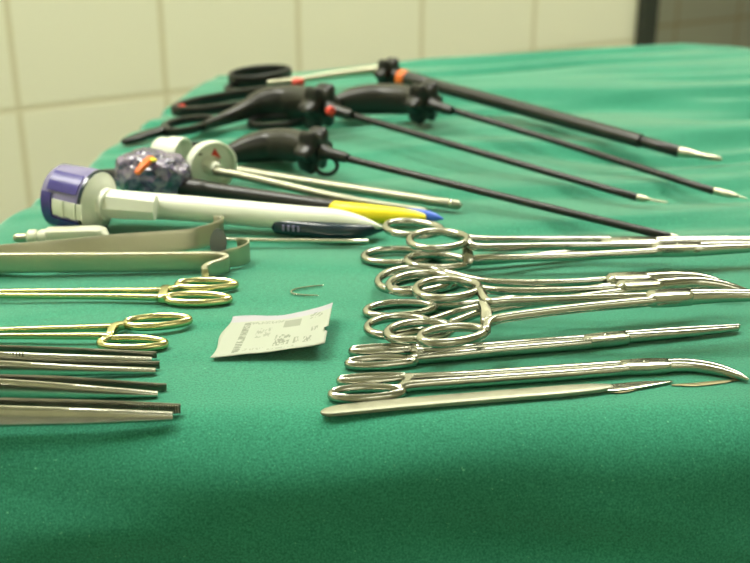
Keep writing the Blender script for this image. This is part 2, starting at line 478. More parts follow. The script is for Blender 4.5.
for vv in vs:
    row = []
    for uu in us:
        s = min(max(uu, RS), WID - RS) / WID; t = min(max(vv, RS), DPT) / DPT
        p = BL * (1 - s) * (1 - t) + BRp * s * (1 - t) + FLp * (1 - s) * t + FRp * s * t
        ex = (BRp - BL).normalized().lerp((FRp - FLp).normalized(), t); ey = (FLp - BL).normalized()
        dl, dr, db, df = RS - uu, uu - (WID - RS), RS - vv, vv - DPT
        z = 0
        for dd, dirv, rr in ((dl, -ex, RS), (dr, ex, RS), (db, -ey, RS), (df, Vector((0.02, -1, 0)), RF)):
            g, zz = roll(dd, rr)
            p = p + dirv * g; z += zz
        fade = max(0, min(1, 1 - max(df, 0) / 0.06))
        z += cloth_h(p.x, p.y) * (0.25 + 0.75 * fade if df > 0 else 1)
        if df > 0.02:
            k = min(1, (df - 0.02) / 0.05)
            p = p + Vector((0, -1, 0)) * k * (0.014 * nz(p.x * 3.2 + 2, df * 19 + p.x * 4, 2) + 0.006 * nz(p.x * 9, df * 40 - p.x * 6, 8) + 0.03 * nz(p.x * 5, 0, 4) * min(1, df * 3))
        if dl > 0.02: p = p - ex * min(1, dl * 6) * 0.015 * math.sin(vv * 40)
        if dr > 0.02: p = p + ex * min(1, dr * 6) * 0.015 * math.sin(vv * 40)
        if db > 0.02: p = p - ey * min(1, db * 6) * 0.012 * math.sin(uu * 35)
        row.append(bm.verts.new((p.x, p.y, Z0 + z)))
    grid.append(row)
for A, B in zip(grid[:-1], grid[1:]):
    for j in range(len(us) - 1): bm.faces.new((A[j], A[j + 1], B[j + 1], B[j]))
cl = obj('surgical_drape', bm, 'cloth', ang=180)
rehome(cl, (0.25, 0.85, Z0))
tag(cl, 'green cotton surgical cloth draped over the instrument table', 'cloth')
md = cl.modifiers.new('thickness', 'SOLIDIFY'); md.thickness = 0.0008; md.offset = -1

tb = root('instrument_table', 'metal instrument table hidden under the green cloth', 'table', ((BL + FRp) / 2).to_tuple())
bm = bmesh.new()
ins = []
cen = (BL + FLp + FRp + BRp) / 4
for c in (BL, BRp, FRp, FLp): ins.append(c + (cen - c).normalized() * 0.03)
vt = [bm.verts.new((c.x, c.y, Z0 - 0.030)) for c in ins]; vb = [bm.verts.new((c.x, c.y, Z0 - 0.055)) for c in ins]
bm.faces.new(vt); bm.faces.new(vb[::-1])
for i in range(4): bm.faces.new((vt[i], vb[i], vb[(i + 1) % 4], vt[(i + 1) % 4]))
obj('tabletop', bm, 'tabmetal', tb, smooth=False)
for c in ins:
    q = c + (cen - c).normalized() * 0.05
    obj('leg', lathe(bmesh.new(), (q.x, q.y, 0), (q.x, q.y + 1e-5, Z0 - 0.054), [(0, .014), (1, .014)], seg=16), 'tabmetal', tb)

# ------------------------------------------------------------------ clamps and scissors
def fat(q, k): return [(a[0], a[1], a[2], a[3] * k, a[4] * k) for a in q]
def clamp(name, label, cat, group, rings, shanks, locks, jaws, m='steel', rr=(0.0023, 0.0024), web=None, k=1.25, dz=0, kl=1.1, kj=1.2):
    up = lambda q: [(a[0], a[1], a[2] + dz, a[3], a[4]) for a in q]
    rings = [q[:4] + (q[4] + dz,) + q[5:] for q in rings]; shanks = [up(q) for q in shanks]; locks = up(locks); jaws = [up(q) for q in jaws]; web = [up(q) for q in web or []]
    lx, ly = locks[len(locks) // 2][0:2]
    r = root(name, label, cat, W(lx, ly, 0), group)
    for q in rings: obj('finger_ring', ring(*q, ra=rr[0], rb=rr[1]), m, r)
    for q in shanks: obj('shank', trace(fat(q, k), power=2.6), m, r)
    if web:
        for q in web: obj('ratchet', trace(fat(q, 1.2), power=4, n=4), m, r)
    if locks and len(locks) > 1: obj('box_lock', trace(fat(locks, kl), power=4, n=4), m, r)
    if len(locks) > 1:
        c = locks[len(locks) // 2]
        p = W(c[0], c[1], c[2])
        obj('screw', lathe(bmesh.new(), p, p + Vector((0, 1e-4, c[4] + 0.0006)), [(0, .0016), (.9, .0016), (1, .0012)], seg=14), m, r)
    for q in jaws: obj('jaw', trace(fat(q, kj), power=2.6), m, r)
    return r
G1 = 'ring-handled clamps laid in a row on the right'
# H7: curved clamp near the scalpel
clamp('curved_clamp', 'long curved steel clamp next to the scalpel, tip bending towards the viewer', 'surgical clamp', G1,
      [(327, 407, 382, 405, .0022, 1.5), (336, 410, 371, 388, .0022, 1.5)],
      [[(399, 389, .0024, .0022, .0022), (412, 386, .0028, .0021, .0026), (460, 382.5, .003, .002, .0027), (560, 375.5, .003, .0019, .0026), (628, 370, .003, .0019, .0026)],
       [(400, 378, .0024, .0018, .0018), (430, 377, .003, .0017, .002), (480, 374.5, .003, .0017, .002), (560, 369.5, .003, .0017, .0022), (625, 365.5, .003, .0017, .0024)]],
      [(622, 368, .003, .0035, .003), (645, 367, .003, .004, .0032), (668, 366, .003, .0035, .003)],
      [[(664, 367.5, .003, .0018, .0026), (690, 367, .003, .0017, .0023), (715, 370.5, .0028, .0014, .002), (735, 375.5, .0024, .001, .0015), (748, 380, .0018, .0005, .0008)],
       [(664, 364.5, .003, .0017, .0026), (690, 364, .003, .0016, .0023), (715, 367.5, .0028, .0013, .002), (735, 373.5, .0024, .001, .0015), (747, 379, .0019, .0005, .0008)]],
      web=[[(404, 388, .0025, .0022, .0022), (409, 382, .0025, .0024, .002), (408, 377, .0025, .002, .002)]], rr=(.0020, .0025), k=1.15)
# H6: straight clamp
clamp('straight_clamp', 'straight steel clamp behind the curved one, lying alone', 'surgical clamp', G1,
      [(344, 420, 353, 372, .0022, 1.5), (348, 422, 342, 358.5, .0022, 1.2)],
      [[(413, 358, .0026, .0022, .0022), (424, 358.5, .003, .002, .0026), (510, 350.5, .003, .0019, .0026), (590, 344, .003, .0019, .0026)],
       [(412, 349, .0026, .0018, .002), (430, 351.5, .003, .0018, .0022), (510, 345, .003, .0017, .0022), (590, 339.5, .003, .0018, .0024)]],
      [(586, 342, .003, .0034, .003), (606, 340, .003, .0037, .0032), (626, 338, .003, .0033, .003)],
      [[(622, 338.5, .003, .0018, .0026), (680, 334, .003, .0015, .002), (738, 328.5, .0026, .0008, .0012)],
       [(622, 336, .003, .0017, .0024), (680, 331, .003, .0014, .002), (739, 326.5, .0026, .0008, .0012)]],
      web=[[(411, 362, .0025, .0022, .0022), (419, 356, .0025, .0026, .0022), (412, 349, .0025, .002, .002)]], rr=(.0020, .0025), k=1.15)
# the bundle of four stacked clamps; lowest first
G2 = 'clamps stacked in a bundle'
clamp('stacked_clamp', 'steel clamp at the bottom of the middle bundle, rings farthest behind', 'surgical clamp', G2,
      [(388, 462, 270, 297, .002, 2), (362, 438, 297, 322, .002, 2)],
      [[(458, 282, .002, .0017, .002), (490, 284, .003, .0015, .0018), (560, 283, .003, .0015, .0018), (600, 282, .003, .0016, .002)],
       [(434, 306, .002, .0017, .002), (470, 304, .003, .0015, .0018), (540, 295, .003, .0015, .0018), (600, 287, .003, .0016, .002)]],
      [(596, 284, .003, .003, .003), (614, 283.5, .003, .0034, .0032), (632, 283, .003, .003, .003)],
      [[(628, 283, .003, .0016, .0022), (660, 281, .003, .0015, .002), (690, 282, .003, .0013, .0018), (712, 287, .0026, .001, .0014), (728, 292, .002, .0005, .0008)]])
clamp('stacked_clamp', 'steel clamp of the middle bundle whose rear ring reaches farthest left', 'surgical clamp', G2,
      [(374, 450, 262, 296, .0055, 3), (363, 434, 311, 341, .0048, 2)],
      [[(446, 273, .006, .0017, .002), (490, 282, .006, .0015, .0018), (560, 283, .007, .0015, .0018), (615, 280, .008, .0016, .002)],
       [(430, 321, .004, .0017, .002), (470, 309, .006, .0015, .0018), (540, 297, .007, .0015, .0018), (615, 286, .008, .0016, .002)]],
      [(610, 282, .009, .003, .003), (630, 281.5, .009, .0034, .0032), (650, 281, .009, .003, .003)],
      [[(646, 281, .009, .0016, .0022), (676, 279, .009, .0015, .002), (704, 281, .008, .0013, .0018), (728, 288, .006, .001, .0014), (744, 293, .004, .0005, .0008)]], dz=.001, kl=1.5, kj=2.3)
clamp('stacked_clamp', 'steel clamp third up in the middle bundle, inner rear ring', 'surgical clamp', G2,
      [(385, 455, 267.5, 298, .0095, 3), (383, 456, 316, 346, .0070, 2.5)],
      [[(451, 278, .010, .0017, .002), (490, 290, .011, .0015, .0018), (560, 291, .0125, .0015, .0018), (625, 288, .014, .0016, .002)],
       [(452, 323, .0075, .0017, .002), (490, 310, .010, .0015, .0018), (560, 300, .012, .0015, .0018), (625, 292, .014, .0016, .002)]],
      [(620, 289, .0145, .003, .003), (640, 288, .0145, .0034, .0032), (660, 287, .0145, .003, .003)],
      [[(656, 287, .0145, .0016, .0022), (690, 284, .014, .0015, .002), (716, 286, .013, .0013, .0018), (738, 291, .011, .001, .0014), (752, 295, .009, .0005, .0008)]], dz=.0046, kl=1.4, kj=2.2)
clamp('stacked_clamp', 'topmost clamp of the middle bundle with open bright finger rings', 'surgical clamp', G2,
      [(412, 483, 274.5, 303.5, .015, 1), (416, 489, 320.5, 349, .010, 3)],
      [[(480, 291, .0155, .0019, .002), (488, 302, .0150, .0018, .002), (510, 301.5, .0150, .0016, .002), (580, 299, .0165, .0016, .002), (655, 297, .019, .0018, .0022)],
       [(486, 331, .0110, .0019, .002), (490, 322, .0125, .0018, .002), (512, 316.5, .0140, .0016, .002), (580, 308, .0165, .0016, .002), (655, 301, .019, .0018, .0022)]],
      [(650, 299, .019, .0036, .0032), (668, 298, .019, .0038, .0034), (690, 297, .019, .0034, .0032)],
      [[(686, 298.5, .019, .0018, .0026), (720, 297, .0185, .0016, .0022), (765, 296.5, .018, .0012, .0016), (800, 297, .0175, .0006, .0008)],
       [(686, 296, .019, .0018, .0026), (720, 294.5, .0185, .0016, .0022), (765, 294, .018, .0012, .0016), (800, 295, .0175, .0006, .0008)]],
      web=[[(481, 303, .0145, .0016, .0016), (486, 311, .0140, .0024, .0016), (486, 323, .012, .0024, .0018)]], dz=.0072, kl=1.2, kj=1.4)
# rear pair
G3 = 'long needle holders crossed at the back of the clamps'
clamp('needle_holder', 'lower one of the two rear ring-handled holders, rings farthest left over the yellow tip', 'surgical clamp', G3,
      [(382, 445, 217, 240, .0140, -1.5), (360, 437, 245, 267.5, .0025, 0.5)],
      [[(440, 231, .0130, .0019, .002), (474, 239, .010, .0017, .002), (540, 240, .004, .0017, .002), (610, 240, .004, .0018, .002)],
       [(432, 257, .003, .0019, .002), (470, 261.5, .004, .0018, .002), (540, 256, .004, .0018, .002), (610, 248.5, .004, .0018, .002)]],
      [(604, 245, .004, .004, .0034), (630, 244, .004, .0044, .0036), (656, 243.5, .004, .004, .0034)],
      [[(650, 245, .004, .0019, .003), (700, 243, .004, .0017, .0026), (765, 241.5, .004, .0013, .002), (800, 241, .004, .0008, .0012)],
       [(650, 242.5, .004, .0018, .003), (700, 241, .004, .0016, .0026), (765, 240, .004, .0013, .002), (800, 240, .004, .0008, .0012)]])
clamp('needle_holder', 'upper one of the two rear ring-handled holders, resting on top of the other', 'surgical clamp', G3,
      [(406, 471, 227, 253, .0185, 0.5), (403, 473, 250, 273, .006, -1)],
      [[(468, 241, .0185, .0019, .002), (476, 247, .0165, .0018, .002), (510, 247, .0140, .0017, .002), (580, 246, .010, .0018, .002), (660, 246.5, .0105, .002, .0024)],
       [(470, 261, .0065, .0019, .002), (478, 259, .0085, .0018, .002), (520, 258, .0095, .0018, .002), (590, 255.5, .010, .0018, .002), (660, 252, .0105, .002, .0024)]],
      [(655, 250, .0108, .0038, .0034), (678, 249.5, .0108, .0042, .0036), (700, 249, .0108, .0038, .0034)],
      [[(695, 251, .0108, .0019, .0028), (740, 248.5, .0108, .0017, .0024), (800, 246, .0108, .0009, .0014)],
       [(695, 247.5, .0108, .0019, .0028), (740, 246, .0108, .0016, .0024), (800, 245, .0108, .0009, .0014)]],
      web=[[(466, 247, .014, .0020, .0018), (468, 256, .011, .0028, .0018), (468, 264, .007, .0024, .0018)]])
# scalpel in front
r = root('scalpel', 'flat steel scalpel with a thin blade, nearest the front edge on the right', 'scalpel', W(470, 400, 0))
obj('handle', trace([(321.5, 413, .0013, .0012, .0008), (328, 412, .0013, .0030, .0010), (345, 409.5, .0013, .0040, .0011), (400, 404, .0014, .0043, .0012), (480, 397.5, .0016, .0042, .0013),
                     (555, 391.5, .0018, .0042, .0013), (592, 388.5, .0018, .0034, .0012), (612, 387, .0018, .0018, .001)], power=5), 'dullsteel', r)
obj('blade', trace([(596, 388.5, .0016, .0020, .0005), (615, 387.5, .0014, .0032, .0005), (645, 384, .0012, .0026, .0005), (672, 381.5, .001, .0006, .0004)], power=4), 'steel', r)
obj('edge', trace([(604, 391, .0007, .0010, .0004), (620, 391, .0006, .0018, .0004), (640, 387.5, .0006, .0014, .0003), (655, 385, .0006, .0006, .0003)], power=3), 'darkblade', r, label='brown-stained cutting edge')
o = obj('loose_knife', trace([(672, 385, .0004, .0006, .0003), (695, 384.5, .0005, .0016, .0003), (720, 382, .0005, .0014, .0003), (738, 380, .0005, .0004, .0003)], power=3), 'darkblade')
rehome(o, W(700, 384, 0)); tag(o, 'faint narrow blade lying flat below the bent tip of the curved clamp', 'blade')

# gilded scissors on the left
G4 = 'gilt-ringed scissors on the left'
clamp('gilded_scissors', 'gilt-ringed scissors in front, rings spread apart beside the tweezers', 'surgical scissors', G4,
      [(122, 193, 311.5, 332, .003, 2), (96, 169, 334, 353, .002, 0)],
      [[(128, 324, .003, .0018, .0018), (112, 327, .003, .0018, .002), (60, 328.5, .003, .0014, .0018), (-10, 330.5, .003, .0012, .0016)],
       [(104, 341, .0025, .0018, .0018), (108, 336.5, .003, .0018, .002), (60, 336, .003, .0014, .0018), (-10, 336, .003, .0012, .0016)]],
      [(-10, 333, .003, .003, .002), (-28, 333, .003, .0034, .002), (-46, 333.5, .003, .003, .002)],
      [[(-44, 335, .003, .0014, .002), (-90, 335, .003, .0006, .0012)], [(-44, 332, .003, .0014, .002), (-90, 333, .003, .0006, .0012)]],
      m='gilt', rr=(.0019, .0023), k=1.0, web=[[(110, 336, .003, .0018, .0018), (114, 328, .0035, .0018, .002), (124, 325, .003, .0018, .0018)]])
clamp('gilded_scissors', 'gilt-ringed scissors behind, rings closed together beside the retractors', 'surgical scissors', G4,
      [(174, 239, 276.5, 293, .003, 0.5), (162, 233, 290.5, 307.5, .002, 0)],
      [[(180, 287, .003, .0018, .0018), (160, 290.5, .003, .0020, .002), (100, 291, .003, .0013, .0018), (-10, 292, .003, .001, .0016)],
       [(170, 300, .0025, .0018, .0018), (160, 297.5, .003, .0020, .002), (100, 296.5, .003, .0013, .0018), (-10, 295.5, .003, .001, .0016)]],
      [(-10, 294, .003, .003, .002), (-28, 294, .003, .0034, .002), (-46, 294, .003, .003, .002)],
      [[(-44, 295, .003, .0014, .002), (-90, 295, .003, .0006, .0012)], [(-44, 293, .003, .0014, .002), (-90, 294, .003, .0006, .0012)]],
      m='gilt', rr=(.0019, .0023), k=1.0, web=[[(162, 299, .003, .0024, .0022), (164, 294, .0035, .0022, .0024), (166, 289, .003, .0022, .0022)]])

# ------------------------------------------------------------------ tweezers on their edges
G5 = 'tweezers laid at the left front'
def tweezers(name, label, back, front, th=0.0016):
    r = root(name, label, 'tweezers', W(back[1][0], (back[1][1] + front[1][1]) / 2, 0), G5)
    a0, b0 = back[0], front[0]
    ym_, yt_ = (a0[1] + b0[1]) / 2, (a0[2] + b0[2]) / 2
    back = [(-150, ym_, yt_ + 1), (-100, ym_ * .5 + a0[1] * .5 - .6, yt_ * .5 + a0[2] * .5)] + back
    front = [(-150, ym_ + 1.4, yt_ + 1.6), (-100, ym_ * .5 + b0[1] * .5 + .6, yt_ * .5 + b0[2] * .5)] + front
    obj('arm', strip(back, th * .8), 'innersteel', r, label='arm coloured dark for the shade on its inner face'); obj('arm', strip(front, th * 2.3, power=2.1), 'tweezer', r)
    ym = (a0[1] + b0[1]) / 2; yt = (a0[2] + b0[2]) / 2
    obj('joint', strip([(-146, ym + .8, yt + 1.5), (-156, ym + .8, yt + 2), (-166, ym + 1, yt + 3)], th * 2.6, power=4), 'tweezer', r)
    return r
ra_ = tweezers('tweezers', 'largest tweezers, nearest the front edge, with a serrated tip',
         [(-40, 418, 397), (0, 418, 398.4), (80, 417, 400.5), (140, 415.5, 402.5), (181, 413.5, 404.5)],
         [(-40, 428.5, 404), (0, 427, 406), (90, 425, 409), (140, 422.5, 411), (173, 420.5, 412.5)], .0018)
bm = bmesh.new()
for i in range(22):
    f = i / 21; px = 128 + 51 * f; top = 403.0 + 2.0 * f
    b = W(px, 416.3 - 2.0 * f, 0); h = height_at(b, px, top)
    cb = b + Vector((0, -0.0009, 0))
    box(bm, cb.x - .0002, cb.x + .0002, cb.y - .0003, cb.y + .0003, Z0 + h * 0.25, Z0 + h + 0.0003)
obj('serration', bm, 'tweezer', ra_, smooth=False)
tweezers('tweezers', 'second tweezers from the front edge, slim with a notched tip',
         [(-40, 393, 374), (0, 393, 375), (60, 393, 376.8), (120, 392, 381), (167, 391, 384.3)],
         [(-40, 400, 377), (0, 400, 379), (80, 400, 385), (130, 398.6, 389.5), (158, 397, 392)])
tweezers('tweezers', 'third tweezers from the front edge, tip closed and blunt',
         [(-40, 370, 355), (0, 371, 357), (80, 371, 360.5), (130, 370, 361.5), (160, 369, 362)],
         [(-40, 378, 359), (0, 378, 361), (80, 376.5, 365.5), (130, 375, 367.5), (156, 374, 368.8)])
rc_ = tweezers('tweezers', 'tweezers farthest back, with grip ridges, beside the gilt scissors',
         [(-40, 358, 344.5), (0, 358, 345.5), (80, 358, 348.5), (130, 358.5, 351), (157, 358.5, 352.2)],
         [(-40, 368, 350), (0, 367, 352), (80, 365, 355), (130, 363, 356.8), (152, 361.8, 357.6)])
bm = bmesh.new()
for i in range(9):
    px = 0 + 25 * i / 8; b = W(px, 366.6, 0); h = height_at(b, px, 352.5)
    cb = b + Vector((0, -0.0009, 0))
    box(bm, cb.x - .0003, cb.x + .0003, cb.y - .0004, cb.y + .0012, Z0 + h * 0.55, Z0 + h + 0.0004)
obj('grip_ridge', bm, 'tweezer', rc_, smooth=False)

# ------------------------------------------------------------------ retractors
G6 = 'flat hand-held retractors'
r = root('retractor', 'flat steel retractor standing on edge, the rear one with its end curled away', 'retractor', W(100, 262, 0), G6)
obj('blade', strip([(-60, 268, 252), (0, 266, 246), (60, 261, 240.5), (120, 257, 235), (185, 251, 230.5), (205, 247, 226.5), (218, 243, 222.5), (223, 238, 219), (221, 236, 217), (214, 236, 217)], .0018, n=8, power=5, lean=.34), 'satin', r)
r2 = root('retractor', 'flat steel retractor standing on edge in front, its end bent towards the viewer', 'retractor', W(100, 272, 0), G6)
obj('blade', strip([(-60, 273, 254), (0, 273, 253.5), (60, 272.5, 253.2), (120, 272, 253), (180, 271, 252.5), (212, 270, 252.3), (224, 270, 253.5), (227, 272, 256), (221, 274, 259), (211, 277, 262), (205, 281, 266.5), (206, 284, 269.5)], .0036, n=8, power=6), 'satin', r2)
r3 = root('retractor', 'retractor wedged between the other two, with a rounded grey end plate', 'retractor', W(180, 266, 0), G6)
obj('blade', strip([(60, 269, 257), (150, 268.5, 256), (205, 268, 254), (222, 268, 252), (232, 267.3, 249), (241, 266, 247), (248, 263, 243.5), (249, 260, 240.5), (243, 259, 238.5), (238, 259, 239)], .0013, n=8), 'satin', r3)
bm = bmesh.new()
c = W(219.5, 262, 0); c.y -= .001; c.z = Z0 + .0125
lathe(bm, c + Vector((-.0003, 0.0007, 0)), c + Vector((0.0003, -0.0007, 0)), [(0, .9), (0.2, 1), (.8, 1), (1, .9)], seg=32)
for v in bm.verts:
    d = v.co - c; 
    v.co = c + Vector((d.x * .0052, d.y * (.0052 if abs(d.y) > .05 else 1), d.z * .0092))
obj('end_plate', bm, 'plate', r3, label='rounded grey end plate')

# ------------------------------------------------------------------ spring-loaded needle behind the retractors
r = root('insufflation_needle', 'long thin steel needle with a pale handle, lying behind the retractors', 'needle', W(80, 243, 0))
obj('tap', trace([(16, 238, .006, .0028, .0028), (27, 237.6, .006, .0028, .0028)]), 'satin', r)
obj('collar', lathe(bmesh.new(), W(27, 237.5, .006), W(48, 236.8, .006), [(0, .003), (.1, .0048), (.45, .0048), (.55, .0036), (.7, .0048), (.95, .005), (1, .003)]), 'cream', r)
obj('handle', trace([(48, 236.5, .006, .0054, .0054), (70, 236, .006, .0056, .0056), (98, 235.5, .006, .0056, .0056), (106, 236.5, .0058, .003, .003)], power=4), 'cream', r, label='pale ribbed handle')
obj('needle_tube', trace([(104, 236.3, .0055, .0015, .0015), (240, 240, .003, .0015, .0015), (368, 241.3, .0018, .0014, .0014)]), 'needle', r)

# ------------------------------------------------------------------ trocars
A_, B_ = W(93, 199, .0205), W(383, 226, .008)
ax = (B_ - A_).normalized()
r = root('trocar', 'large white trocar with a purple cap, lying in front of the others', 'trocar', W(100, 225, 0), 'trocars in a row')
tax = ax
ax = (ax + Vector((-0.02, -0.34, 0))).normalized()
A_ = W(97, 202, .0200)
H0 = A_ - ax * 0.031
obj('housing', lathe(bmesh.new(), H0, A_, [(0, .014), (.03, .0175), (.12, .0195), (.6, .0202), (.96, .0205), (1, .0200)], seg=48), 'lavender', r, label='lavender plastic cap')
s_ = ax.cross(Vector((0, 0, 1))).normalized(); u_ = s_.cross(ax).normalized()
def patch(p0, axis, f0, f1, a0, a1, R, thick=0.0012, n=10):
    """curved panel on a cylinder wall"""
    bm = bmesh.new(); s = axis.cross(Vector((0, 0, 1))).normalized(); u = s.cross(axis).normalized(); g = []
    for k, RR in enumerate((R, R + thick)):
        for f in (f0, f1):
            g.append([bm.verts.new(p0 + axis * f + (s * math.cos(math.radians(a0 + (a1 - a0) * i / n)) + u * math.sin(math.radians(a0 + (a1 - a0) * i / n))) * RR) for i in range(n + 1)])
    for i in range(n):
        bm.faces.new((g[0][i], g[0][i + 1], g[1][i + 1], g[1][i])); bm.faces.new((g[2][i], g[2][i + 1], g[3][i + 1], g[3][i]))
        bm.faces.new((g[0][i], g[0][i + 1], g[2][i + 1], g[2][i])); bm.faces.new((g[1][i], g[1][i + 1], g[3][i + 1], g[3][i]))
    for i in (0, n): bm.faces.new((g[0][i], g[1][i], g[3][i], g[2][i]))
    return bm
obj('colour_panel', patch(H0, ax, .007, .029, 28, 66, .0200), 'purple', r, label='deep purple panel')
obj('colour_panel', patch(H0, ax, .004, .030, -75, -22, .0200), 'purple', r, label='deep purple panel')
obj('colour_panel', patch(H0, ax, .004, .011, -22, 24, .0200), 'purple', r, label='deep purple panel')
bm = bmesh.new()
for i in range(5):
    b2 = patch(H0, ax, .0125 + i * .0045, .0165 + i * .0045, -14, 14, .0200, .0012 + (i % 2) * .0008)
    me = bpy.data.meshes.new('t'); b2.to_mesh(me); bm.from_mesh(me); bpy.data.meshes.remove(me); b2.free()
obj('ribbed_window', bm, 'white', r)
obj('rim', lathe(bmesh.new(), A_ - ax * .0005, A_ + ax * .0012, [(0, .0208), (1, .0206)], seg=48), 'navy', r, label='dark rim')
obj('face_disc', lathe(bmesh.new(), A_ + ax * .0008, A_ + ax * .009, [(0, .0196), (.10, .0192), (.16, .0172), (.5, .0140), (.6, .0105), (1, .0100)], seg=48), 'white', r)
obj('neck', lathe(bmesh.new(), A_ + ax * .002, A_ + ax * .002 + tax * .036, [(0, .0100), (.5, .0095), (.9, .0088), (1, .0082)], seg=8), 'white', r)
T0 = W(128, 204, .0135)
obj('sleeve', trace([(122, 203.5, .0150, .0084, .0084), (200, 209.5, .0125, .0082, .0082), (300, 218, .0100, .0078, .0078), (335, 220.5, .0092, .0074, .0074), (362, 224, .0078, .0048, .0048), (381, 227, .0065, .0010, .0010)], seg=24), 'white', r)
obj('blade_guard', trace([(277, 225, .0058, .0052, .0052), (300, 227.5, .0056, .0056, .0054), (335, 230.5, .0054, .0056, .0052), (362, 230.5, .0050, .0038, .0042), (382, 228.5, .0045, .001, .002)], seg=20, power=3), 'navy', r, label='dark navy tip guard')
bm = bmesh.new()
for i in range(4):
    p = W(284 + i * 5, 225.5 + i * .4, .0062) ; box(bm, p.x - .0007, p.x + .0007, p.y - .0064, p.y - .005, p.z - .001, p.z + .0022)
obj('scale_mark', bm, 'lavender', r, smooth=False)

r = root('trocar', 'black-tubed trocar with a crumpled clear cap and orange lever, yellow and blue tip', 'trocar', W(160, 192, 0), 'trocars in a row')
bm = bmesh.new(); g = bmesh.ops.create_icosphere(bm, subdivisions=5, radius=1)
c0 = W(153, 174, .0160); ax2 = (W(345, 207, .008) - W(185, 187, .010)).normalized()
s2 = ax2.cross(Vector((0, 0, 1))).normalized(); u2 = s2.cross(ax2).normalized()
for v in bm.verts:
    d = v.co.copy(); k = 1 + 0.10 * noise.noise(d * 2.3) + 0.10 * (0.5 - abs(noise.noise(d * 4.2 + Vector((3, 1, 0))))) + 0.03 * noise.noise(d * 11)
    e = .72
    q = Vector([math.copysign(abs(t) ** e, t) for t in d]) * k
    v.co = c0 + ax2 * q.x * .0250 + s2 * q.y * .0155 + u2 * q.z * .0155
obj('housing', bm, 'crumple', r, label='crumpled grey see-through cap', ang=60)
obj('lever', trace([(137, 173, .0260, .0020, .0018), (144, 165, .0300, .0026, .0020), (151, 158.5, .0315, .0026, .0020)], power=4), 'orange', r, label='orange lever')
obj('lever_tip', ellipsoid(bmesh.new(), W(153, 160, .0318), (.0028, .0022, .0014)), 'yellow', r)
obj('neck', trace([(104, 176, .010, .005, .005), (118, 177, .011, .006, .006), (130, 178, .012, .006, .006)]), 'black', r, label='black end knob')
obj('sleeve', trace([(180, 186, .0100, .0066, .0066), (200, 188.5, .0100, .0062, .0062), (215, 190.5, .0096, .0054, .0054), (280, 199.5, .0085, .0052, .0052), (332, 206.8, .0078, .0050, .0050), (347, 208.5, .0076, .003, .003)], seg=20), 'black', r, label='black tube')
obj('yellow_sleeve', trace([(334, 209, .0075, .0052, .0055), (350, 211.5, .0074, .0060, .0060), (385, 215, .0068, .0058, .0058), (412, 217, .0062, .0046, .0046), (424, 218, .006, .0028, .0028)], seg=20), 'yellow', r, label='yellow tube end')
obj('tip', trace([(405, 213, .0078, .0028, .0030), (420, 214.5, .0070, .0034, .0034), (434, 217, .0062, .0026, .0028), (443, 219, .0055, .0006, .0006)]), 'blue', r, label='blue tip')

def white_trocar(label, face, tube_end, R, px_body, tube, tri=True, bevel=False, length=.026):
    C_ = W(*face, R); Bx = W(*tube_end); a = (Bx - C_); a.z = 0; a.normalize()
    a = (a + Vector(px_body)).normalized()
    r = root('trocar', label, 'trocar', (C_.x, C_.y, Z0), 'trocars in a row')
    obj('housing', lathe(bmesh.new(), C_ - a * length, C_, [(0, R * .78), (.06, R * .86), (.35, R * .88), (.5, R * .98), (.97, R), (1, R * .97), (1.0, R * .9), (.62, R * .87), (.60, .003)], seg=40), 'white', r)
    s = a.cross(Vector((0, 0, 1))).normalized(); u = s.cross(a).normalized()
    if tri:
        bm = bmesh.new(); o_ = C_ - a * (length * .4 + .0004) + u * .0070 - s * .0035
        pts = [(-.0042, -.0032), (.0042, -.0022), (.0002, .0045)]
        A = [bm.verts.new(o_ + s * x + u * y) for x, y in pts]; B = [bm.verts.new(o_ + a * .0014 + s * x + u * y) for x, y in pts]
        bm.faces.new(A); bm.faces.new(B[::-1])
        for i in range(3): bm.faces.new((A[i], A[(i + 1) % 3], B[(i + 1) % 3], B[i]))
        obj('red_marker', bm, 'red', r, smooth=False, label='red triangle')
        bm = ellipsoid(bmesh.new(), C_ - a * (length * .4 - .0002) + s * .008 + u * .009, (.0022, .001, .0008)); obj('slot', bm, 'dullsteel', r)
        obj('hub', lathe(bmesh.new(), C_ - a * .0065, C_ + a * .005, [(0, .008), (.4, .0052), (1, .0036)], seg=24), 'white', r)
    obj('steel_tube', trace(tube, seg=16), 'dullsteel', r)
    if bevel:
        p = tube[-1]
        obj('bevel_tip', trace([(p[0] - 8, p[1] - 1.6, p[2] + .0006, p[3] * .9, p[4] * .9), (p[0] + 4, p[1] + .2, p[2] - .0006, p[3] * .6, p[4] * .25)]), 'needle', r, label='bright bevelled tip')
    return r
white_trocar('white trocar half hidden behind the other, its bright-ended steel tube reaching farthest right', (184, 157), (465, 205, .003), .0140, (0.1, -.1, 0),
             [(192, 163, .0055, .0034, .0034), (233, 170, .0053, .0035, .0035), (320, 184, .0050, .0035, .0035), (458, 205, .0045, .0033, .0033)], tri=False, bevel=True, length=.022)
white_trocar('white trocar with an open round face bearing a red triangle and a slim steel tube', (214.5, 167), (425, 212, .003), .0176, (-.2, -.85, 0),
             [(215, 171, .0165, .0030, .0030), (250, 177.5, .0150, .0030, .0030), (345, 199, .009, .0030, .0030), (425, 212, .0035, .0028, .0028)], length=.0145)

